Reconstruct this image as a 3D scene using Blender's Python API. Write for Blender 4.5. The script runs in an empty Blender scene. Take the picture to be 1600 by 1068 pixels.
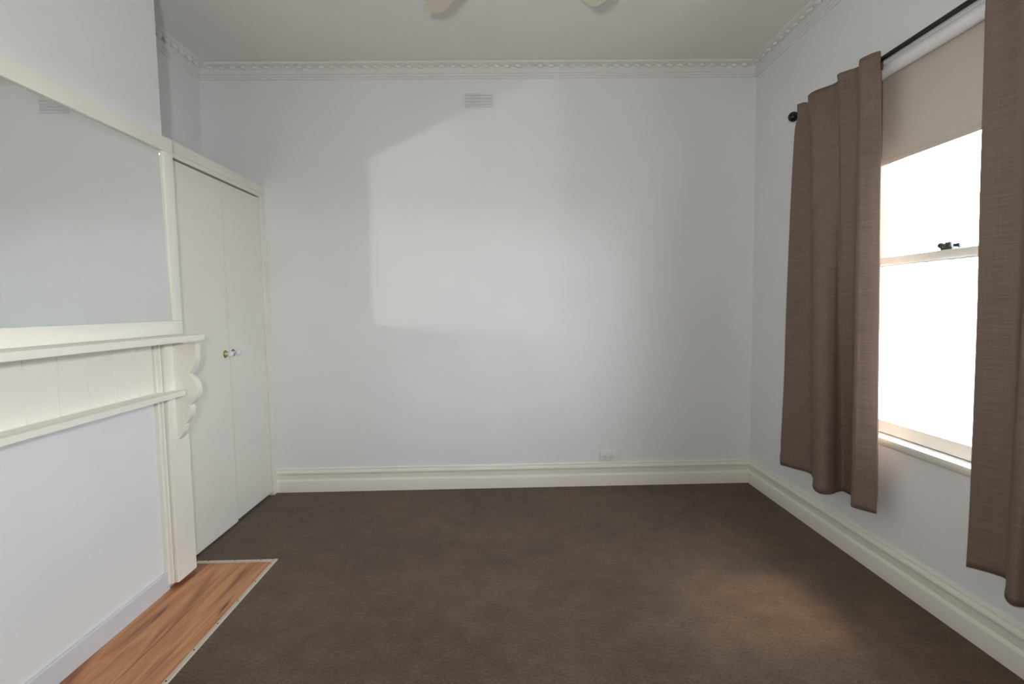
import bpy, bmesh, math, random
from mathutils import Matrix, Vector
random.seed(7)
scene = bpy.context.scene
C = scene.collection

# ------------------------------------------------------------------ room measures (metres)
D = 3.756            # back wall
XR = 1.853           # right (window) wall
XB = -1.655          # chimney breast face
XA = -2.10           # alcove wall beside the breast
YB0, YB1 = 1.398, 2.612   # breast extent
YR = -1.25           # rear wall
H = 3.052            # ceiling
CAM_H = 1.346

# ------------------------------------------------------------------ camera
def camera():
    p, y, r = 0.06895, 0.01907, 0.01483
    cy, sy, cp, sp, cr, sr = math.cos(y), math.sin(y), math.cos(p), math.sin(p), math.cos(r), math.sin(r)
    fwd = Vector((sy*cp, cy*cp, -sp)); right = Vector((cy, -sy, 0)); down = -right.cross(fwd)
    r2 = cr*right + sr*down; d2 = -sr*right + cr*down
    cam = bpy.data.cameras.new('camera'); o = bpy.data.objects.new('camera', cam); C.objects.link(o)
    m = Matrix((r2, -d2, -fwd)).transposed().to_4x4(); m.translation = (0, 0, CAM_H)
    o.matrix_world = m
    cam.sensor_width = 36; cam.lens = 18.0; cam.clip_start = 0.02
    scene.camera = o
camera()

# ------------------------------------------------------------------ world, flash, portal, exposure
SKY = 30.0
w = bpy.data.worlds.new('sky'); scene.world = w; w.use_nodes = True
bg = w.node_tree.nodes['Background']; bg.inputs[0].default_value = (0.89, 0.945, 1.0, 1); bg.inputs[1].default_value = SKY

def area_light(name, loc, target, size, energy, col=(1, 1, 1), shape='DISK', size_y=None):
    l = bpy.data.lights.new(name, 'AREA'); l.shape = shape; l.size = size
    if size_y: l.size_y = size_y
    l.energy = energy; l.color = col
    o = bpy.data.objects.new(name, l); C.objects.link(o); o.location = loc
    o.rotation_euler = (Vector(target)-Vector(loc)).to_track_quat('-Z', 'Y').to_euler()
    return o
# the photographer's flash on top of the camera (it is what the mirror throws on to the back wall)
flash = area_light('camera_flash', (-0.17, -0.10, 1.475), (-0.10, 3, 2.75), 0.09, 28, (1.0, 0.985, 0.945))
# warm hazy sun outside; the eave shades the upper sash, so it only reaches the lace
sl = bpy.data.lights.new('sun', 'SUN'); sl.energy = 8.0; sl.color = (1.0, .66, .36); sl.angle = .22
so = bpy.data.objects.new('sun', sl); C.objects.link(so); so.location = (6, 2, 8)
so.rotation_euler = Vector((-.72, .10, -1.10)).to_track_quat('-Z', 'Y').to_euler()
# sampling portal in the window opening
pl = area_light('window_portal', (2.02, 2.16, 1.525), (0, 2.16, 1.525), 0.90, 1, shape='RECTANGLE', size_y=1.72)
pl.data.cycles.is_portal = True

vs = scene.view_settings
vs.view_transform = 'Standard'; vs.look = 'None'; vs.gamma = 1; vs.use_curve_mapping = False
vs.exposure = 0.25
# let the flash reach the walls by way of the mirror (reflected light paths)
cy = scene.cycles
cy.use_guiding = True; cy.use_surface_guiding = True; cy.guiding_training_samples = 0; cy.surface_guiding_probability = .7
cy.blur_glossy = 0; cy.caustics_reflective = True; cy.sample_clamp_indirect = 0

# ------------------------------------------------------------------ materials
def srgb(r, g, b):
    f = lambda c: (c/255/12.92) if c/255 <= .04045 else ((c/255+.055)/1.055)**2.4
    return (f(r), f(g), f(b), 1)
def new_mat(name):
    m = bpy.data.materials.new(name); m.use_nodes = True
    nt = m.node_tree; b = nt.nodes['Principled BSDF']
    return m, nt, b
def N(nt, t, **k):
    n = nt.nodes.new(t)
    for a, v in k.items():
        if a in n.inputs: n.inputs[a].default_value = v
        else: setattr(n, a, v)
    return n
def coords(nt, scale=(1, 1, 1), kind='Object'):
    tc = N(nt, 'ShaderNodeTexCoord'); mp = N(nt, 'ShaderNodeMapping'); mp.inputs['Scale'].default_value = scale
    nt.links.new(tc.outputs[kind], mp.inputs[0]); return mp
def paint(name, col, rough=.5, bump=.02, scale=60, vary=.02):
    m, nt, b = new_mat(name)
    mp = coords(nt); n = N(nt, 'ShaderNodeTexNoise', Scale=scale, Detail=4.0); nt.links.new(mp.outputs[0], n.inputs['Vector'])
    n2 = N(nt, 'ShaderNodeTexNoise', Scale=2.2, Detail=3.0); nt.links.new(mp.outputs[0], n2.inputs['Vector'])
    r = N(nt, 'ShaderNodeValToRGB'); nt.links.new(n2.outputs[0], r.inputs[0])
    c = Vector(col[:3]); a = c*(1-vary); d = c*(1+vary*.5)
    r.color_ramp.elements[0].position = .3; r.color_ramp.elements[1].position = .7
    r.color_ramp.elements[0].color = (*a, 1); r.color_ramp.elements[1].color = (*[min(x, .97) for x in d], 1)
    nt.links.new(r.outputs[0], b.inputs['Base Color'])
    bp = N(nt, 'ShaderNodeBump', Strength=bump, Distance=.01); nt.links.new(n.outputs[0], bp.inputs['Height'])
    nt.links.new(bp.outputs[0], b.inputs['Normal']); b.inputs['Roughness'].default_value = rough
    return m
M = {}
M['wall'] = paint('wall_paint', (.805, .81, .82, 1), .55, .05, 90)
M['ceiling'] = paint('ceiling_paint', (.80, .785, .74, 1), .8, .03)
M['plaster'] = paint('plaster_trim', (.80, .795, .77, 1), .7, .02)
M['trim'] = paint('cream_gloss_paint', (.82, .79, .72, 1), .32, .015, 30)
M['door'] = paint('cream_door_paint', (.80, .775, .715, 1), .38, .015, 30)
M['mantel'] = paint('mantel_paint', (.86, .835, .765, 1), .33, .02, 35)
M['greybase'] = paint('grey_white_paint', (.66, .67, .71, 1), .4, .02, 30)
M['rail'] = paint('sash_paint', (.82, .79, .72, 1), .35, .015, 30)
M['plastic'] = paint('white_plastic', (.80, .80, .80, 1), .3, .0)
M['blade'] = paint('fan_blade_cream', (.66, .62, .50, 1), .45, .01)
M['strip'] = paint('edge_strip_beige', srgb(196, 186, 168), .45, .03)

def plain(name, col, rough=.5, metal=0.0):
    m, nt, b = new_mat(name); b.inputs['Base Color'].default_value = col; b.inputs['Roughness'].default_value = rough
    b.inputs['Metallic'].default_value = metal; return m
M['dark'] = plain('dark_slot', (.02, .02, .02, 1), .7)
M['bronze'] = plain('dark_bronze', (.035, .032, .028, 1), .35, .7)
M['brass'] = plain('aged_brass', (.45, .33, .12, 1), .35, 1)
M['porcelain'] = plain('white_porcelain', (.78, .79, .82, 1), .12)
M['mirror'] = plain('mirror_silver', (.84, .87, .86, 1), .0, 1)
M['iron'] = plain('black_iron', (.015, .015, .015, 1), .45)
M['ext'] = plain('sub_floor', (.3, .29, .27, 1), .8)
M['asphalt'] = plain('blue_grey_asphalt', (.018, .021, .026, 1), .9)

def carpet_mat():
    m, nt, b = new_mat('brown_carpet'); mp = coords(nt)
    L = nt.links.new
    fine = N(nt, 'ShaderNodeTexNoise', Scale=260.0, Detail=3.0); L(mp.outputs[0], fine.inputs['Vector'])
    mid = N(nt, 'ShaderNodeTexNoise', Scale=9.0, Detail=5.0, Roughness=.65); L(mp.outputs[0], mid.inputs['Vector'])
    big = N(nt, 'ShaderNodeTexNoise', Scale=1.6, Detail=3.0); L(mp.outputs[0], big.inputs['Vector'])
    tuft = N(nt, 'ShaderNodeTexNoise', Scale=75.0, Detail=3.0, Roughness=.7); L(mp.outputs[0], tuft.inputs['Vector'])
    tm = N(nt, 'ShaderNodeMath', operation='MULTIPLY_ADD'); L(tuft.outputs[0], tm.inputs[0]); tm.inputs[1].default_value = .6
    fm = N(nt, 'ShaderNodeMath', operation='MULTIPLY'); L(fine.outputs[0], fm.inputs[0]); fm.inputs[1].default_value = .4; L(fm.outputs[0], tm.inputs[2])
    r1 = N(nt, 'ShaderNodeValToRGB'); L(tm.outputs[0], r1.inputs[0])
    r1.color_ramp.elements[0].position = .25; r1.color_ramp.elements[0].color = (.042, .0265, .0160, 1)
    r1.color_ramp.elements[1].position = .75; r1.color_ramp.elements[1].color = (.158, .102, .065, 1)
    add = N(nt, 'ShaderNodeMath', operation='ADD'); L(mid.outputs[0], add.inputs[0]); L(big.outputs[0], add.inputs[1])
    r2 = N(nt, 'ShaderNodeMapRange'); L(add.outputs[0], r2.inputs[0])
    r2.inputs[1].default_value = .75; r2.inputs[2].default_value = 1.25; r2.inputs[3].default_value = .74; r2.inputs[4].default_value = 1.28
    mx = N(nt, 'ShaderNodeVectorMath', operation='SCALE'); L(r1.outputs[0], mx.inputs[0]); L(r2.outputs[0], mx.inputs['Scale'])
    L(mx.outputs[0], b.inputs['Base Color']); b.inputs['Roughness'].default_value = .95
    b.inputs['Sheen Weight'].default_value = .15; b.inputs['Specular IOR Level'].default_value = .1
    bp = N(nt, 'ShaderNodeBump', Strength=.9, Distance=.008); L(tm.outputs[0], bp.inputs['Height']); L(bp.outputs[0], b.inputs['Normal'])
    return m
M['carpet'] = carpet_mat()

def wood_mat():
    m, nt, b = new_mat('red_gum_timber'); L = nt.links.new
    tc = N(nt, 'ShaderNodeTexCoord'); oi = N(nt, 'ShaderNodeObjectInfo')
    off = N(nt, 'ShaderNodeVectorMath', operation='SCALE'); off.inputs[0].default_value = (3.1, 7.7, 0); L(oi.outputs['Random'], off.inputs['Scale'])
    ad = N(nt, 'ShaderNodeVectorMath', operation='ADD'); L(tc.outputs['Object'], ad.inputs[0]); L(off.outputs[0], ad.inputs[1])
    mp = N(nt, 'ShaderNodeMapping'); mp.inputs['Scale'].default_value = (9, 1.1, 9); L(ad.outputs[0], mp.inputs[0])
    a = N(nt, 'ShaderNodeTexNoise', Scale=1.0, Detail=2.0, Distortion=.6); L(mp.outputs[0], a.inputs['Vector'])
    mul = N(nt, 'ShaderNodeMath', operation='MULTIPLY'); mul.inputs[1].default_value = 6; L(a.outputs[0], mul.inputs[0])
    fr = N(nt, 'ShaderNodeMath', operation='PINGPONG'); fr.inputs[1].default_value = 1; L(mul.outputs[0], fr.inputs[0])
    mp2 = N(nt, 'ShaderNodeMapping'); mp2.inputs['Scale'].default_value = (150, 5, 150); L(ad.outputs[0], mp2.inputs[0])
    g = N(nt, 'ShaderNodeTexNoise', Scale=1.0, Detail=4.0); L(mp2.outputs[0], g.inputs['Vector'])
    mixf = N(nt, 'ShaderNodeMath', operation='MULTIPLY_ADD'); L(fr.outputs[0], mixf.inputs[0]); mixf.inputs[1].default_value = .60; 
    g2 = N(nt, 'ShaderNodeMath', operation='MULTIPLY'); L(g.outputs[0], g2.inputs[0]); g2.inputs[1].default_value = .42; L(g2.outputs[0], mixf.inputs[2])
    r = N(nt, 'ShaderNodeValToRGB'); L(mixf.outputs[0], r.inputs[0])
    e = r.color_ramp.elements; e[0].position = .12; e[0].color = srgb(118, 66, 40); e[1].position = .85; e[1].color = srgb(204, 146, 98)
    n = e.new(.45); n.color = srgb(170, 107, 68)
    # occasional dark gum veins
    mp3 = N(nt, 'ShaderNodeMapping'); mp3.inputs['Scale'].default_value = (16, 1.6, 1); L(ad.outputs[0], mp3.inputs[0])
    v = N(nt, 'ShaderNodeTexNoise', Scale=1.3, Detail=2.0); L(mp3.outputs[0], v.inputs['Vector'])
    vr = N(nt, 'ShaderNodeMapRange'); L(v.outputs[0], vr.inputs[0]); vr.inputs[1].default_value = .68; vr.inputs[2].default_value = .76
    mx = N(nt, 'ShaderNodeMix', data_type='RGBA'); L(vr.outputs[0], mx.inputs[0]); L(r.outputs[0], mx.inputs[6]); mx.inputs[7].default_value = srgb(84, 48, 32)
    L(mx.outputs[2], b.inputs['Base Color']); b.inputs['Roughness'].default_value = .33
    return m
M['wood'] = wood_mat()

def fabric_mat(name, dark, light, trans=.12):
    m, nt, b = new_mat(name); L = nt.links.new
    tc = N(nt, 'ShaderNodeTexCoord')
    def streak(s, sc):
        mp = N(nt, 'ShaderNodeMapping'); mp.inputs['Scale'].default_value = s; L(tc.outputs['UV'], mp.inputs[0])
        n = N(nt, 'ShaderNodeTexNoise', Scale=sc, Detail=3.0); L(mp.outputs[0], n.inputs['Vector']); return n
    a = streak((7, 260, 1), 1.0); c = streak((240, 5, 1), 1.0); d = streak((500, 500, 1), 1.0)
    s1 = N(nt, 'ShaderNodeMath', operation='ADD'); c2 = N(nt, 'ShaderNodeMath', operation='MULTIPLY'); L(c.outputs[0], c2.inputs[0]); c2.inputs[1].default_value = .45; L(a.outputs[0], s1.inputs[0]); L(c2.outputs[0], s1.inputs[1])
    s2 = N(nt, 'ShaderNodeMath', operation='MULTIPLY_ADD'); L(d.outputs[0], s2.inputs[0]); s2.inputs[1].default_value = .5; L(s1.outputs[0], s2.inputs[2])
    r = N(nt, 'ShaderNodeMapRange'); L(s2.outputs[0], r.inputs[0]); r.inputs[1].default_value = .65; r.inputs[2].default_value = 1.30
    mx = N(nt, 'ShaderNodeMix', data_type='RGBA'); L(r.outputs[0], mx.inputs[0]); mx.inputs[6].default_value = dark; mx.inputs[7].default_value = light
    L(mx.outputs[2], b.inputs['Base Color']); b.inputs['Roughness'].default_value = .75;     b.inputs['Specular IOR Level'].default_value = .25
    bp = N(nt, 'ShaderNodeBump', Strength=.15, Distance=.002); L(s2.outputs[0], bp.inputs['Height']); L(bp.outputs[0], b.inputs['Normal'])
    t = N(nt, 'ShaderNodeBsdfTranslucent'); L(mx.outputs[2], t.inputs[0])
    ms = N(nt, 'ShaderNodeMixShader'); ms.inputs[0].default_value = trans; L(b.outputs[0], ms.inputs[1]); L(t.outputs[0], ms.inputs[2])
    L(ms.outputs[0], nt.nodes['Material Output'].inputs[0])
    return m
M['curtain'] = fabric_mat('taupe_weave', srgb(110, 94, 84), srgb(140, 121, 109), .06)
M['blind'] = fabric_mat('beige_blind_cloth', srgb(200, 191, 180), srgb(206, 197, 186), .07)
M['roll'] = plain('white_blind_roll', (.80, .79, .80, 1), .45)

def glass_mat():
    m, nt, b = new_mat('window_glass'); L = nt.links.new
    t = N(nt, 'ShaderNodeBsdfTransparent'); t.inputs[0].default_value = (.97, .98, .98, 1)
    g = N(nt, 'ShaderNodeBsdfGlossy'); g.inputs['Roughness'].default_value = 0.0
    lw = N(nt, 'ShaderNodeLayerWeight', Blend=.5)
    pw = N(nt, 'ShaderNodeMath', operation='POWER'); L(lw.outputs['Facing'], pw.inputs[0]); pw.inputs[1].default_value = 5
    f = N(nt, 'ShaderNodeMath', operation='MULTIPLY_ADD'); L(pw.outputs[0], f.inputs[0]); f.inputs[1].default_value = .9; f.inputs[2].default_value = .04
    ms = N(nt, 'ShaderNodeMixShader'); L(f.outputs[0], ms.inputs[0]); L(t.outputs[0], ms.inputs[1]); L(g.outputs[0], ms.inputs[2])
    L(ms.outputs[0], nt.nodes['Material Output'].inputs[0]); return m
M['glass'] = glass_mat()
def lace_mat():
    m, nt, b = new_mat('white_lace'); L = nt.links.new
    tc = N(nt, 'ShaderNodeTexCoord'); mp = N(nt, 'ShaderNodeMapping'); mp.inputs['Scale'].default_value = (1, 1, 1); L(tc.outputs['UV'], mp.inputs[0])
    v = N(nt, 'ShaderNodeTexVoronoi', Scale=22.0, feature='DISTANCE_TO_EDGE'); L(mp.outputs[0], v.inputs['Vector'])
    r = N(nt, 'ShaderNodeMapRange'); L(v.outputs[0], r.inputs[0]); r.inputs[1].default_value = .02; r.inputs[2].default_value = .06
    r.inputs[3].default_value = .15; r.inputs[4].default_value = .40
    tr = N(nt, 'ShaderNodeBsdfTransparent'); tl = N(nt, 'ShaderNodeBsdfTranslucent'); tl.inputs[0].default_value = (.93, .93, .93, 1)
    df = N(nt, 'ShaderNodeBsdfDiffuse'); df.inputs[0].default_value = (.9, .9, .9, 1)
    m1 = N(nt, 'ShaderNodeMixShader'); m1.inputs[0].default_value = .6; L(df.outputs[0], m1.inputs[1]); L(tl.outputs[0], m1.inputs[2])
    m2 = N(nt, 'ShaderNodeMixShader'); L(r.outputs[0], m2.inputs[0]); L(m1.outputs[0], m2.inputs[1]); L(tr.outputs[0], m2.inputs[2])
    L(m2.outputs[0], nt.nodes['Material Output'].inputs[0]); return m
M['lace'] = lace_mat()

# ------------------------------------------------------------------ mesh helpers
class MB:
    def __init__(s): s.bm = bmesh.new()
    def box(s, x0, x1, y0, y1, z0, z1, bev=0):
        g = bmesh.ops.create_cube(s.bm, size=1)['verts']
        for v in g: v.co = Vector(((x0+x1)/2+v.co.x*(x1-x0), (y0+y1)/2+v.co.y*(y1-y0), (z0+z1)/2+v.co.z*(z1-z0)))
        if bev:
            ed = list({e for v in g for e in v.link_edges})
            bmesh.ops.bevel(s.bm, geom=ed, offset=bev, segments=2, affect='EDGES', profile=.6)
        return s
    def prism(s, pts, fa, fb):
        """pts 2-D polygon; fa / fb map a point to the two end caps"""
        A = [s.bm.verts.new(fa(p)) for p in pts]; B = [s.bm.verts.new(fb(p)) for p in pts]
        n = len(pts)
        s.bm.faces.new(A); s.bm.faces.new(B[::-1])
        for i in range(n): s.bm.faces.new((A[i], B[i], B[(i+1) % n], A[(i+1) % n]))
        return s
    def tube(s, a, b, r, seg=16, r2=None, caps=True):
        a, b = Vector(a), Vector(b); d = b-a
        q = d.to_track_quat('Z', 'Y').to_matrix().to_4x4(); q.translation = (a+b)/2
        bmesh.ops.create_cone(s.bm, cap_ends=caps, segments=seg, radius1=r, radius2=r if r2 is None else r2, depth=d.length, matrix=q)
        return s
    def ball(s, c, r, seg=16, rings=10, scale=(1, 1, 1)):
        m = Matrix.Translation(c) @ Matrix.Diagonal((*scale, 1))
        bmesh.ops.create_uvsphere(s.bm, u_segments=seg, v_segments=rings, radius=r, matrix=m); return s
    def lathe(s, prof, mat, seg=20):
        rings = []
        for r, z in prof:
            rings.append([s.bm.verts.new(mat @ Vector((r*math.cos(2*math.pi*i/seg), r*math.sin(2*math.pi*i/seg), z))) for i in range(seg)])
        for a, b in zip(rings, rings[1:]):
            for i in range(seg): s.bm.faces.new((a[i], a[(i+1) % seg], b[(i+1) % seg], b[i]))
        s.bm.faces.new(rings[0][::-1]); s.bm.faces.new(rings[-1]); return s
    def build(s, name, mat, parent=None, smooth=None):
        bmesh.ops.remove_doubles(s.bm, verts=s.bm.verts, dist=1e-6)
        bmesh.ops.recalc_face_normals(s.bm, faces=s.bm.faces)
        me = bpy.data.meshes.new(name); s.bm.to_mesh(me); s.bm.free(); me.materials.append(M[mat])
        if smooth:
            me.polygons.foreach_set('use_smooth', [True]*len(me.polygons))
            me.set_sharp_from_angle(angle=math.radians(smooth))
        o = bpy.data.objects.new(name, me); C.objects.link(o); o.parent = parent
        return o
def part_of(parent, o):
    """keep world place when parent is an empty away from the origin"""
    o.parent = parent; o.matrix_parent_inverse = Matrix.Translation(-parent.location); return o
def thing(name, label, cat, loc, group=None):
    o = bpy.data.objects.new(name, None); C.objects.link(o); o.location = loc; o.empty_display_size = .1
    o['label'] = label; o['category'] = cat
    if group: o['group'] = group
    return o
def tag(o, label, cat, group=None):
    o['label'] = label; o['category'] = cat
    if group: o['group'] = group
    return o
def struct(o, label=None):
    o['kind'] = 'structure'
    if label: o['label'] = label
    return o
def sub(o, parent): return part_of(parent, o) if parent.type == 'EMPTY' else setattr(o, 'parent', parent) or o

# ------------------------------------------------------------------ room shell
T = .15
fl = MB().box(XA-T, XR+T, YR-T, D+T, -.16, -.012).build('floor', 'ext'); struct(fl, 'floor of the room with brown carpet and timber hearth inset')
HX0, HX1, HY0, HY1 = XB, -1.235, 1.298, 2.712      # timber hearth inset
cp = MB()
for a in ((XA, XR, HY1, D), (HX1, XR, HY0, HY1), (XA, XR, YR, HY0)): cp.box(a[0], a[1], a[2], a[3], -.012, 0)
cpo = cp.build('carpet', 'carpet', fl); cpo['label'] = 'dark brown cut pile carpet'
xs = [XB+.002, -1.437, HX1-.02]
for i in range(2):
    for (y0, y1) in ((HY0+.02, HY1-.02),):
        p = MB().box(xs[i]+.0014, xs[i+1]-.0014, y0, y1, -.012, -.0035, .0012).build('plank', 'wood', fl); p['label'] = 'red brown gum timber plank'
st = MB().prism([(HX1-.022, -.012), (HX1-.022, .001), (HX1-.016, .004), (HX1-.004, .004), (HX1+.002, .0), (HX1+.002, -.012)], lambda q: (q[0], HY0, q[1]), lambda q: (q[0], HY1-.0005, q[1])).build('edge_strip', 'strip', fl); st['label'] = 'beige carpet edge strip'
st2 = MB().prism([(HY1-.022, -.012), (HY1-.022, .001), (HY1-.016, .004), (HY1-.004, .004), (HY1+.002, .0), (HY1+.002, -.012)], lambda q: (-1.66, q[0], q[1]), lambda q: (HX1-.022, q[0], q[1])).build('edge_strip', 'strip', fl); st2['label'] = 'beige carpet edge strip'
nail = None
for k in range(8):
    y = HY1-.06-k*.17
    if nail is None:
        nail = MB().tube((0, 0, 0), (0, 0, .0015), .0035, 8).build('nail', 'bronze', st); n = nail
    else:
        n = nail.copy(); C.objects.link(n)
    n.location = (HX1-.010, y, .0036)
for k in range(3):
    n = nail.copy(); C.objects.link(n); n.parent = st2; n.location = (-1.32-k*.14, HY1-.010, .0036)

struct(MB().box(XA-T, XR+T, YR-T, D+T, H, H+.12).build('ceiling', 'ceiling'), 'white plaster ceiling')
struct(MB().box(XA-T, XR+.18, D, D+T, -.012, H).build('wall_back', 'wall'), 'white painted back wall')
struct(MB().box(XA-T, XA, YR, D, -.012, H).build('wall_left', 'wall'), 'white alcove wall beside the chimney breast')
struct(MB().box(XA, XB, YB0, YB1, -.012, H).build('wall_chimney_breast', 'wall'), 'white painted chimney breast')
struct(MB().box(XA-T, XR+T, YR-T, YR, -.012, H).build('wall_rear', 'wall'), 'white wall behind the camera')
WY0, WY1, WZ0, WZ1 = 1.72, 2.60, .69, 2.36      # window opening
XO = XR+.18
wr = MB()
wr.box(XR, XO, YR-T, WY0, -.012, H); wr.box(XR, XO, WY1, D, -.012, H)
wr.box(XR, XO, WY0, WY1, -.012, WZ0); wr.box(XR, XO, WY0, WY1, WZ1, H)
struct(wr.build('wall_right', 'wall'), 'white painted window wall')

# sweep a profile [(d from wall, z)] along a wall segment with mitred ends
def run(prof, p0, p1, nrm, m0, m1):
    p0, p1, nrm = Vector(p0), Vector(p1), Vector(nrm); t = (p1-p0).normalized()
    mb = MB()
    mb.prism(prof, lambda q: p0+nrm*q[0]+t*(q[0]*m0)+Vector((0, 0, q[1])), lambda q: p1+nrm*q[0]-t*(q[0]*m1)+Vector((0, 0, q[1])))
    return mb
SK = [(0, -.004), (.024, -.004), (.024, .078), (.022, .084), (.013, .094), (.013, .130), (.020, .133), (.022, .138), (.021, .148), (.015, .157), (.010, .159), (.010, .163), (.012, .166), (.010, .172), (.003, .1735), (0, .1735)]
struct(run(SK, (-1.69, D, 0), (XR, D, 0), (0, -1, 0), 0, 1).build('baseboard_back', 'trim', smooth=28), 'cream moulded skirting board along the back wall')
struct(run(SK, (XR, D, 0), (XR, YR, 0), (-1, 0, 0), 1, 1).build('baseboard_right', 'trim', smooth=28), 'cream moulded skirting board under the window')
BS = [(0, -.003), (.015, -.003), (.015, .082), (.012, .086), (0, .086)]
struct(run(BS, (XB, 1.567, 0), (XB, 2.445, 0), (1, 0, 0), 0, 0).build('baseboard_left', 'greybase'), 'plain grey white skirting on the chimney breast')
struct(run(SK, (XR, YR, 0), (XA, YR, 0), (0, 1, 0), 1, 1).build('baseboard_rear', 'trim', smooth=28))

# cornice
CO = [(0, 0), (.0736, 0), (.0736, -.010), (.068, -.0115), (.062, -.0135), (.030, -.0235), (.0235, -.032), (.0220, -.044), (.0225, -.052),
      (.0275, -.0535), (.0285, -.058), (.0270, -.0625), (.0235, -.0645), (.0185, -.0650), (.0185, -.067), (.0205, -.069), (.0210, -.0735), (.0195, -.078), (.0160, -.0795), (.0115, -.080),
      (.0115, -.082), (.0130, -.084), (.0130, -.088), (.0105, -.092), (.003, -.093), (0, -.093)]
bead_me = None
def cornice(name, p0, p1, nrm, m0, m1, label):
    global bead_me
    o = run(CO, (*p0, H), (*p1, H), nrm, m0, m1).build(name, 'plaster', smooth=35); struct(o, label)
    p0v, p1v, n = Vector((*p0, 0)), Vector((*p1, 0)), Vector(nrm); t = (p1v-p0v).normalized(); Ln = (p1v-p0v).length
    if bead_me is None:
        b = MB().ball((0, 0, 0), 1, 10, 6)
        for v in b.bm.verts:
            x, y, z = v.co; v.co = Vector((x*.0250, y*.015, z*.0115 - x*.004))
        tmp = b.build('cornice_leaf', 'plaster', smooth=60); bead_me = tmp.data; bpy.data.objects.remove(tmp)
    a, e = (.07 if m0 > 0 else 0), (.07 if m1 > 0 else 0)
    cnt = int((Ln-a-e)/.0755); stp = (Ln-a-e)/cnt
    for i in range(cnt):
        q = bpy.data.objects.new('cornice_leaf', bead_me); C.objects.link(q); q.parent = o
        pos = p0v+t*(a+(i+.5)*stp)+n*.049
        z = Vector((0, 0, 1)); up = (z*.93+n*-.0).normalized()
        m = Matrix((t, n, z)).transposed().to_4x4(); m.translation = (pos.x, pos.y, H-.0275)
        q.matrix_local = m
    return o
cornice('trim_1', (XA, D), (XR, D), (0, -1, 0), 1, 1, 'plaster cornice with leaf rope along the back wall')
cornice('trim_2', (XR, D), (XR, YR), (-1, 0, 0), 1, 1, 'plaster cornice with leaf rope above the window')
cornice('trim_3', (XA, YB1), (XA, D), (1, 0, 0), 1, 1, 'plaster cornice with leaf rope in the alcove')
cornice('trim_4', (XB, YB0), (XB, YB1), (1, 0, 0), -1, -1, 'plaster cornice on the chimney breast')
cornice('trim_5', (XB, YB1), (XA, YB1), (0, 1, 0), -1, 1, 'plaster cornice on the side of the chimney breast')

# ------------------------------------------------------------------ window
win = bpy.data.objects.new('window_1', None); C.objects.link(win); win.location = (XR, 2.16, WZ0); struct(win, 'cream painted double hung sash window')
def wp(mb, name, mat='rail', smooth=None, label=None, parent=win):
    o = mb.build(name, mat, smooth=smooth)
    if parent is win: part_of(win, o)
    else: o.parent = parent; o.matrix_parent_inverse = parent.matrix_parent_inverse.copy() @ Matrix.Identity(4) if False else Matrix.Translation(-(Vector(parent.location)))
    if label: o['label'] = label
    return o
JX0, JX1 = XR-.001, XO-.01
for y0, y1 in ((WY0, WY0+.022), (WY1-.022, WY1)): wp(MB().box(JX0, JX1, y0, y1, WZ0, WZ1), 'jamb')
wp(MB().box(JX0, JX1, WY0, WY1, WZ1-.022, WZ1), 'head')
# architrave
AR = .075
for y0, y1 in ((WY0-AR, WY0+.004), (WY1-.004, WY1+AR)): wp(MB().box(XR-.018, XR+.004, y0, y1, WZ0-.01, WZ1+.0, .003), 'architrave')
wp(MB().box(XR-.018, XR+.004, WY0-AR, WY1+AR, WZ1, WZ1+AR, .003), 'architrave')
# sill (stool) and apron
wp(MB().box(XR-.030, XO+.04, WY0-AR-.02, WY1+AR+.02, .665, .688, .004), 'sill', smooth=40)
wp(MB().prism([(0, .665), (-.012, .665), (-.012, .652), (-.006, .642), (0, .642)], lambda q: (XR+q[0], WY0-AR, q[1]), lambda q: (XR+q[0], WY1+AR, q[1])), 'apron')
GY0, GY1 = WY0+.022, WY1-.022
def sash(x0, x1, z0, z1, bot, top, nm):
    st_ = .048
    s = wp(MB().box(x0, x1, GY0, GY1, z0, z0+bot, .003), 'sash_rail')
    wp(MB().box(x0, x1, GY0, GY1, z1-top, z1, .003), 'sash_rail')
    for a, b in ((GY0, GY0+st_), (GY1-st_, GY1)): wp(MB().box(x0, x1, a, b, z0+bot, z1-top, .003), 'sash_stile')
    xm = (x0+x1)/2
    wp(MB().box(xm-.002, xm+.002, GY0+st_-.004, GY1-st_+.004, z0+bot-.004, z1-top+.004), 'pane', 'glass')
sash(1.885, 1.92, .694, 1.560, .062, .042, 'lower')
sash(1.925, 1.96, 1.520, WZ1-.022, .042, .05, 'upper')
for y0, y1 in ((GY0, GY0+.012), (GY1-.012, GY1)): wp(MB().box(1.868, 1.884, y0, y1, .69, WZ1-.022), 'stop_bead')
wp(MB().box(1.921, 1.945, GY0, GY1, .688, .702), 'gap_light_block')  # added strip behind the lower sash, keeps sky light out of the gap
lk = MB(); lk.box(1.889, 1.918, 2.130, 2.188, 1.560, 1.570, .002); lk.tube((1.903, 2.160, 1.569), (1.903, 2.160, 1.592), .018, 16, .013)
lk.box(1.893, 1.911, 2.148, 2.196, 1.572, 1.588, .005); lk.ball((1.900, 2.196, 1.581), .013, 12, 8); lk.box(1.922, 1.945, 2.132, 2.186, 1.561, 1.586, .003)
wp(lk, 'sash_lock', 'iron', smooth=40, label='black cast iron sash lock')

# eave above the window and the ground outside
ev = MB().box(XO, XO+.72, -1.2, 4.4, 2.62, 2.74).build('roof_eave', 'plaster'); struct(ev, 'white eave lining outside above the window')
g = MB().box(XO+.1, 30, -25, 30, -.7, -.5).build('ground', 'asphalt'); struct(g, 'blue grey driveway outside the window')

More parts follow.
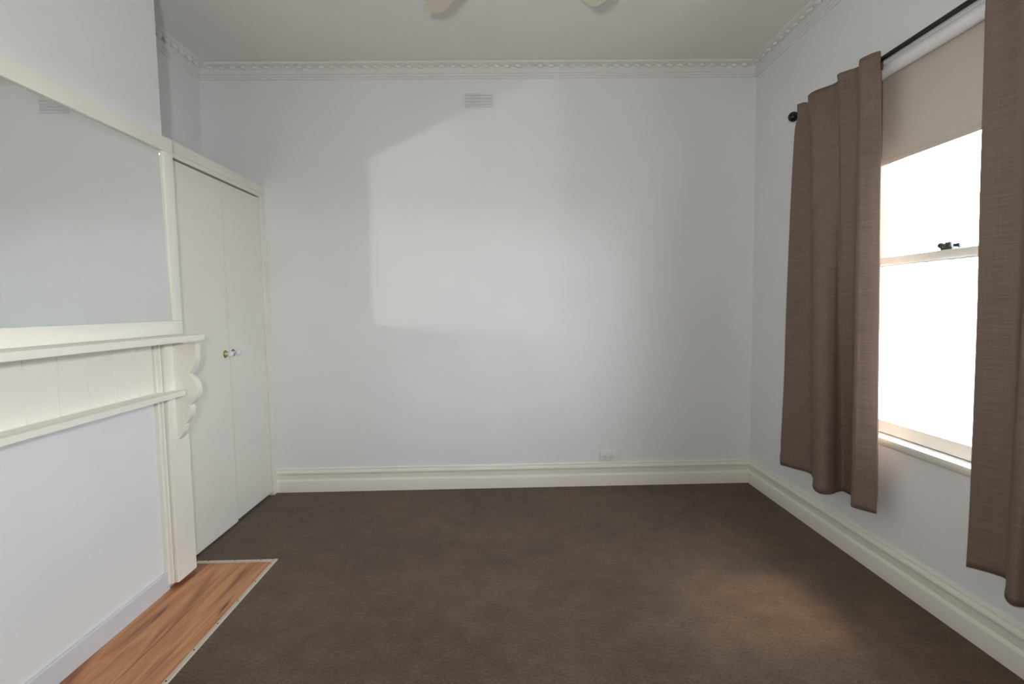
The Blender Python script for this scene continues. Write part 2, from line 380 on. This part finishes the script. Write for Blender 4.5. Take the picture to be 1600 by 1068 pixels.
# ------------------------------------------------------------------ built-in wardrobe
XW = -1.693
wd = thing('built_in_wardrobe', 'cream flush two-door wardrobe built into the alcove beside the chimney breast', 'wardrobe', (XW, 3.2, 0))
P = lambda mb, name, mat='door', smooth=None: part_of(wd, mb.build(name, mat, smooth=smooth))
P(MB().box(XA+.001, XW-.02, YB1+.001, D-.001, 2.145, 2.20), 'top_panel', 'wall')
# head: flat with an upper bead
P(MB().prism([(-.03, 2.142), (.004, 2.142), (.006, 2.15), (.004, 2.165), (.012, 2.17), (.012, 2.222), (.006, 2.23), (-.03, 2.23)], lambda q: (XW+q[0], YB1+.001, q[1]), lambda q: (XW+q[0], D-.001, q[1])), 'head_frame', 'trim')
P(MB().box(XW-.03, XW+.012, 3.686, D-.001, 0, 2.142, .003), 'side_frame', 'trim')
P(MB().box(XW-.03, XW+.008, YB1+.001, 2.69, 0, 2.142, .003), 'side_frame', 'trim')
def door(y0, y1, z0, z1, hinge_y, knob_y):
    d = P(MB().box(XW-.034, XW, y0, y1, z0, z1, .002), 'door')
    for z in (1.04, 1.878, .17):
        h = MB()
        for k in range(3): h.tube((XW+.004, hinge_y, z-.036+k*.0245), (XW+.004, hinge_y, z-.036+k*.0245+.0225), .0048, 8)
        h.ball((XW+.004, hinge_y, z+.038), .0042, 8, 5); h.ball((XW+.004, hinge_y, z-.037), .0042, 8, 5)
        ho = h.build('hinge', 'trim', smooth=40); ho.parent = d
    mt = Matrix.Translation((XW, knob_y, 1.083)) @ Matrix.Rotation(math.pi/2, 4, 'Y')
    r = MB().lathe([(.023, 0), (.0235, .002), (.021, .0045), (.0165, .005), (.0155, .003), (.009, .003), (.008, .006)], mt, 24).build('knob_rosette', 'brass', smooth=40)
    k = MB().lathe([(.0105, .003), (.0105, .008), (.0075, .013), (.0078, .018), (.0125, .0225), (.0175, .029), (.0185, .036), (.0165, .043), (.011, .048), (.004, .050)], mt, 24).build('knob', 'porcelain', smooth=50)
    r['label'] = 'brass knob rosette'; k['label'] = 'white porcelain knob'
    for o in (r, k): o.parent = d
door(3.2042, 3.684, .024, 2.130, 3.686, 3.240)
door(2.692, 3.2002, .013, 2.130, 2.690, 3.150)

# ------------------------------------------------------------------ mantelpiece
mn = thing('fireplace_mantel', 'cream painted timber mantelpiece with scalloped bracket and narrow lower shelf', 'mantelpiece', (XB, 1.70, 0))
P = lambda mb, name, mat='mantel', smooth=None: part_of(mn, mb.build(name, mat, smooth=smooth))
XP = -1.607                       # pilaster face
MC = (YB0+YB1)/2
mir = lambda y: 2*MC-y            # the far-left half mirrors the visible half
SH = [(XB, 1.203), (-1.480, 1.203), (-1.478, 1.205), (-1.478, 1.229), (-1.4795, 1.232), (-1.483, 1.233), (XB, 1.233)]
SY = 2.568
P(MB().prism(SH, lambda q: (q[0], mir(SY), q[1]), lambda q: (q[0], SY, q[1])), 'mantel_shelf', smooth=40)
P(MB().box(XB, -1.632, mir(2.43), 2.43, 1.186, 1.204, .002), 'shelf_bed_mould')
# boarded frieze
yy = [1.777-.1367*k for k in range(2, 0, -1)]+[1.777, 1.914, 2.05, 2.187, 2.325, 2.43]
yy = [y for y in yy if y > mir(2.43)+.03]; yy = [mir(2.43)]+yy
for a, b in zip(yy, yy[1:]):
    v = .0028
    P(MB().prism([(XB, a+.0005), (-1.6495, a+.0005), (-1.645, a+v), (-1.645, b-v), (-1.6495, b-.0005), (XB, b-.0005)], lambda q: (q[0], q[1], .955), lambda q: (q[0], q[1], 1.19)), 'frieze_board')
P(MB().box(XB, -1.549, mir(2.507), 2.507, .938, .963, .002), 'lower_shelf')
prof = [(-1.503, 1.190), (-1.503, 1.13)]
def arc(p0, p1, bulge, n=10):
    p0, p1 = Vector(p0), Vector(p1); d = p1-p0; nn = Vector((-d.y, d.x)).normalized()
    return [p0+d*t+nn*(bulge*(4*t*(1-t))**.7) for t in [i/n for i in range(n+1)]]
BR = [Vector((XP, 1.188)), Vector((-1.497, 1.188)), Vector((-1.497, 1.145))]
BR += arc((-1.497, 1.135), (-1.543, 1.036), .012, 8)
BR += arc((-1.538, 1.034), (-1.546, .886), .045, 14)[0:]
BR += arc((-1.541, .884), (-1.578, .788), .020, 10)
BR += arc((-1.573, .785), (XP, .715), .010, 8)
def pil(f, lo, hi):
    mb = MB(); s_ = lambda a, b: (min(f(a), f(b)), max(f(a), f(b)))
    a, b = s_(2.432, 2.635 if f(0) == 0 else 2.635)
    P(MB().box(XB, XB+.020, a, b, .02, 1.19, .002), 'pilaster_back')
    a, b = s_(2.462, 2.612); P(MB().box(XB+.0195, XP, a, b, .018, 1.19, .004), 'pilaster')
    for c in (2.446, 2.618):
        a, b = s_(c, c+.012); P(MB().box(XB+.0195, XB+.032, a, b, .02, 1.19, .003), 'pilaster_bead')
    y0, y1 = s_(2.518, 2.560)
    br = MB().prism([(q.x, q.y) for q in BR], lambda q: (q[0], y0, q[1]), lambda q: (q[0], y1, q[1]))
    P(br, 'bracket', smooth=25)
pil(lambda y: y, 0, 0)
pil(mir, 0, 0)

# ------------------------------------------------------------------ mirror
mi = thing('overmantel_mirror', 'large rectangular mirror in a flat cream frame standing on the mantel shelf', 'mirror', (XB, MC, 1.2335))
P = lambda mb, name, mat='mantel', smooth=None: part_of(mi, mb.build(name, mat, smooth=smooth))
FX = -1.607; y1, z0, z1, fw = 2.611, 1.2335, 2.184, .068
y0 = mir(y1)
for (a, b, c, d_) in ((y0, y1, z0, z0+fw), (y0, y1, z1-fw, z1), (y0, y0+fw, z0+fw, z1-fw), (y1-fw, y1, z0+fw, z1-fw)):
    P(MB().box(XB+.001, FX, a, b, c, d_, .004), 'frame', smooth=40)
P(MB().prism([(XB+.001, z0+fw-.004), (FX-.008, z0+fw-.004), (FX-.0125, z1-fw+.004), (XB+.001, z1-fw+.004)], lambda q: (q[0], y0+fw-.004, q[1]), lambda q: (q[0], y1-fw+.004, q[1])), 'mirror_glass', 'mirror')

# ------------------------------------------------------------------ wall vent
vt = thing('wall_vent', 'white plaster louvred wall vent high on the back wall', 'vent', (-.137, D, 2.757))
P = lambda mb, name, mat='wall', smooth=None: part_of(vt, mb.build(name, mat, smooth=smooth))
vx0, vx1, vz0, vz1 = -.236, -.040, 2.757, 2.862
P(MB().box(vx0-.004, vx1+.004, D-.003, D-.0002, vz0-.002, vz1+.002), 'back_plate')
pitch = (vz1-vz0)/5
for k in range(5):
    zt = vz1-k*pitch
    P(MB().prism([(0, zt), (-.004, zt), (-.013, zt-pitch*.80), (-.013, zt-pitch*.86), (-.004, zt-pitch*.86), (0, zt-pitch*.86)], lambda q: (vx0, D-.0028+q[0], q[1]), lambda q: (vx1, D-.0028+q[0], q[1])), 'slat')

# ------------------------------------------------------------------ power outlet
po = thing('power_outlet', 'white double power outlet just above the back skirting board', 'power outlet', (.774, D, .187))
P = lambda mb, name, mat='plastic', smooth=None: part_of(po, mb.build(name, mat, smooth=smooth))
P(MB().box(.716, .832, D-.010, D-.0002, .187, .262, .004), 'plate', smooth=40)
for cx in (.752, .800):
    P(MB().box(cx-.008, cx+.008, D-.0145, D-.0098, .238, .252, .0015), 'switch')
    for dx, dz, a in ((-.007, 0, 30), (.007, 0, -30), (0, -.014, 0)):
        s = MB().box(-.0012, .0012, -.0008, .0008, -.0042, .0042)
        bmesh.ops.rotate(s.bm, verts=s.bm.verts, cent=(0, 0, 0), matrix=Matrix.Rotation(math.radians(a), 3, 'Y'))
        bmesh.ops.translate(s.bm, verts=s.bm.verts, vec=(cx+dx, D-.0102, .218+dz)); P(s, 'socket_slot', 'dark')

# ------------------------------------------------------------------ curtain rod and curtains
RX, RZ, RY0, RY1 = 1.753, 2.447, 1.245, 3.075
rd = thing('curtain_rod', 'dark bronze curtain rod with ball ends above the window', 'curtain rod', (XR, 2.16, RZ))
P = lambda mb, name, mat='bronze', smooth=50: part_of(rd, mb.build(name, mat, smooth=smooth))
P(MB().tube((RX, RY0, RZ), (RX, RY1, RZ), .011, 20), 'rod')
for y, s in ((RY0, -1), (RY1, 1)):
    b = MB().ball((RX, y+s*.022, RZ), .029, 20, 14); b.tube((RX, y-s*.012, RZ), (RX, y+s*.002, RZ), .016, 16); P(b, 'finial')
for y in (1.262, 3.045):
    b = MB().box(XR-.005, XR-.0002, y-.014, y+.014, RZ-.05, RZ+.02, .0015); b.tube((XR-.004, y, RZ-.017), (RX, y, RZ-.017), .006, 10); b.tube((RX, y, RZ-.018), (RX, y, RZ-.0105), .008, 10); P(b, 'bracket')

def catmull(pts, n):
    out = []
    P_ = [pts[0]]+list(pts)+[pts[-1]]
    for i in range(1, len(P_)-2):
        p0, p1, p2, p3 = [Vector(p) for p in P_[i-1:i+3]]
        for k in range(n):
            t = k/n
            out.append(.5*((2*p1)+(p2-p0)*t+(2*p0-5*p1+4*p2-p3)*t*t+(3*p1-p0-3*p2+p3)*t**3))
    out.append(Vector(pts[-1])); return out
def curtain(name, label, top, bot, ztop, zbot, seed):
    n = 7; A = catmull(top, n); B = catmull(bot, n); m = len(A)
    rows = 72; bm = bmesh.new(); uvl = bm.loops.layers.uv.new('UVMap')
    rnd = random.Random(seed)
    ln = [0]
    for i in range(1, m): ln.append(ln[-1]+max((A[i]-A[i-1]).length, (B[i]-B[i-1]).length))
    ph = [rnd.uniform(0, 6.28) for _ in range(8)]
    V = []
    for r in range(rows+1):
        t = r/rows; row = []
        z = ztop+(zbot-ztop)*t
        e = t**.6
        for i in range(m):
            p = A[i].lerp(B[i], e)
            sarc = ln[i]
            # gathers just under the heading, soft creases lower, hem crumple
            head = math.exp(-((t-.028)/.016)**2)*.012*math.sin(sarc*52+ph[0])
            soft = .003*math.sin(t*7+sarc*5+ph[1])*t+.0015*math.sin(t*16+ph[2]+sarc*9)*t
            hem = .004*math.sin(t*120+ph[3]+sarc*14)*max(0, (t-.90)/.10)*math.sin(sarc*8+ph[4])
            x = min(p.x+head+soft+hem, 1.738 if z > 2.38 else 1.812)
            zz = z+(.006*math.sin(sarc*24+ph[5]) if r == 0 else 0)
            row.append(bm.verts.new((x, p.y+.004*math.sin(t*5+ph[6])*t, zz)))
        V.append(row)
    for r in range(rows):
        for i in range(m-1):
            f = bm.faces.new((V[r][i], V[r][i+1], V[r+1][i+1], V[r+1][i])); f.smooth = True
            for l, (a, b) in zip(f.loops, ((i, r), (i+1, r), (i+1, r+1), (i, r+1))): l[uvl].uv = (ln[a], (ztop-zbot)*(1-b/rows))
    me = bpy.data.meshes.new('drape'); bm.to_mesh(me); bm.free(); me.materials.append(M['curtain'])
    root = thing(name, label, 'curtain', (1.76, sum(p[1] for p in bot)/len(bot), zbot))
    o = bpy.data.objects.new('drape', me); C.objects.link(o); part_of(root, o)
    md = o.modifiers.new('thickness', 'SOLIDIFY'); md.thickness = .0025; md.offset = 0
    # stitched rod-pocket heading line and tabs at the back of the heading
    for fr in [k/6+.08 for k in range(6)]:
        i = min(int(fr*(m-1)), m-2); p = A[i]
        tb = MB().box(1.7655, 1.768, p.y-.02, p.y+.02, 2.405, 2.466, .0005); t2 = part_of(root, tb.build('tab', 'curtain'))
    return root
curtain('curtain', 'taupe woven curtain hanging on the rod end closer to the back wall', 
        [(1.706, 2.978), (1.738, 2.945), (1.738, 2.915), (1.684, 2.835), (1.690, 2.80), (1.728, 2.745), (1.736, 2.690), (1.722, 2.645), (1.684, 2.590), (1.710, 2.560), (1.738, 2.530), (1.734, 2.500), (1.688, 2.440), (1.700, 2.405), (1.732, 2.366)],
        [(1.728, 3.113), (1.768, 3.030), (1.812, 2.930), (1.705, 2.738), (1.670, 2.652), (1.680, 2.610), (1.725, 2.612), (1.770, 2.638), (1.806, 2.648), (1.812, 2.620), (1.806, 2.580), (1.775, 2.535), (1.714, 2.447), (1.728, 2.408), (1.772, 2.350)], 2.470, .335, 3)
curtain('curtain', 'taupe woven curtain hanging on the rod end farther from the back wall', 
        [(1.716, 1.848), (1.737, 1.800), (1.728, 1.740), (1.722, 1.690), (1.688, 1.615), (1.700, 1.575), (1.737, 1.520), (1.737, 1.500), (1.688, 1.450), (1.700, 1.42), (1.737, 1.38), (1.700, 1.345), (1.722, 1.325)],
        [(1.752, 1.850), (1.780, 1.820), (1.806, 1.785), (1.812, 1.750), (1.705, 1.650), (1.676, 1.600), (1.705, 1.585), (1.790, 1.560), (1.795, 1.49), (1.700, 1.42), (1.690, 1.39), (1.80, 1.31), (1.78, 1.25)], 2.470, .335, 11)

# ------------------------------------------------------------------ roller blind
bl = thing('roller_blind', 'beige roller blind with white roll, drawn a third down inside the window', 'blind', (1.80, 2.16, 2.44))
BY0, BY1 = WY0-.06, WY1+.06
P = lambda mb, name, mat, smooth=None: part_of(bl, mb.build(name, mat, smooth=smooth))
P(MB().tube((1.803, BY0, 2.413), (1.803, BY1, 2.413), .031, 28), 'roll', 'roll', 40)
for y in (BY0-.004, BY1+.004): P(MB().box(1.772, 1.835, y-.003, y+.003, 2.375, 2.45, .001), 'bracket', 'plastic')
bm = bmesh.new(); uvl = bm.loops.layers.uv.new('UVMap')
nz = 20; VV = []
for r in range(nz+1):
    z = 2.413-(2.413-2.0)*r/nz
    VV.append([bm.verts.new((1.8300+.0006*math.sin(6*k/12), BY0+.012+(BY1-BY0-.024)*k/12, z)) for k in range(13)])
for r in range(nz):
    for k in range(12):
        f = bm.faces.new((VV[r][k], VV[r][k+1], VV[r+1][k+1], VV[r+1][k])); f.smooth = True
        for l, (a, b) in zip(f.loops, ((k, r), (k+1, r), (k+1, r+1), (k, r+1))): l[uvl].uv = (a*.075, b*.02)
me = bpy.data.meshes.new('cloth'); bm.to_mesh(me); bm.free(); me.materials.append(M['blind'])
o = bpy.data.objects.new('cloth', me); C.objects.link(o); part_of(bl, o); md = o.modifiers.new('t', 'SOLIDIFY'); md.thickness = .0008
P(MB().box(1.8265, 1.8335, BY0+.012, BY1-.012, 1.988, 2.012, .0025), 'bottom_bar', 'blind')

# ------------------------------------------------------------------ lace cafe curtain over the lower sash
lc = thing('lace_curtain', 'sheer white lace curtain with pointed hem across the lower sash', 'lace curtain', (1.876, 2.16, .77))
bm = bmesh.new(); uvl = bm.loops.layers.uv.new('UVMap'); nx = 150; nzz = 26
ly0, ly1 = GY0+.016, GY1-.016; VV = []
def hemz(y):
    u = ((y-2.075+.075) % .15)-.075
    return .80-.036*max(0, 1-abs(u)/.024)
for r in range(nzz+1):
    row = []
    for k in range(nx+1):
        y = ly0+(ly1-ly0)*k/nx; t = r/nzz; z = 1.515+(hemz(y)-1.515)*t
        row.append(bm.verts.new((1.876+.0035*math.sin(y*55+1.0*math.sin(y*13)), y, z)))
    VV.append(row)
for r in range(nzz):
    for k in range(nx):
        f = bm.faces.new((VV[r][k], VV[r][k+1], VV[r+1][k+1], VV[r+1][k])); f.smooth = True
        for l, v in zip(f.loops, (VV[r][k], VV[r][k+1], VV[r+1][k+1], VV[r+1][k])): l[uvl].uv = (v.co.y, v.co.z)
me = bpy.data.meshes.new('lace_cloth'); bm.to_mesh(me); bm.free(); me.materials.append(M['lace'])
o = bpy.data.objects.new('lace_cloth', me); C.objects.link(o); part_of(lc, o)
part_of(lc, MB().tube((1.876, GY0, 1.517), (1.876, GY1, 1.517), .004, 10).build('wire', 'plastic', smooth=50))

# ------------------------------------------------------------------ ceiling fan
FC = Vector((.035, 1.945, 0)); FZ = 2.75
fan = thing('ceiling_fan', 'cream five-blade ceiling fan with only its blade tips in view', 'ceiling fan', (FC.x, FC.y, H))
P = lambda mb, name, mat='blade', smooth=None: part_of(fan, mb.build(name, mat, smooth=smooth))
mt = Matrix.Translation((FC.x, FC.y, 0))
P(MB().lathe([(.02, 2.975), (.05, 2.985), (.065, 3.02), (.068, H-.0005)], mt, 28), 'canopy', smooth=40)
P(MB().tube((FC.x, FC.y, 2.83), (FC.x, FC.y, 2.99), .013, 16), 'down_rod', smooth=40)
P(MB().lathe([(.03, 2.68), (.07, 2.685), (.10, 2.71), (.115, 2.745), (.115, 2.785), (.09, 2.82), (.04, 2.84), (.014, 2.845)], mt, 32), 'motor_housing', smooth=40)
for k in range(5):
    ang = math.radians(120-72*k)
    m = Matrix.Translation((FC.x, FC.y, FZ)) @ Matrix.Rotation(ang, 4, 'Z') @ Matrix.Rotation(math.radians(-11), 4, 'X')
    out = [(.17, -.042), (.25, -.052), (.655, -.062), (.69, -.045), (.695, 0), (.69, .045), (.655, .062), (.25, .052), (.17, .042)]
    b = MB().prism(out, lambda q: m @ Vector((q[0], q[1], -.003)), lambda q: m @ Vector((q[0], q[1], .003))); P(b, 'blade')
    a = MB().prism([(.09, -.018), (.15, -.012), (.21, -.035), (.23, 0), (.21, .035), (.15, .012), (.09, .018)], lambda q: m @ Vector((q[0], q[1], .0032)), lambda q: m @ Vector((q[0], q[1], .0075))); P(a, 'blade_arm')
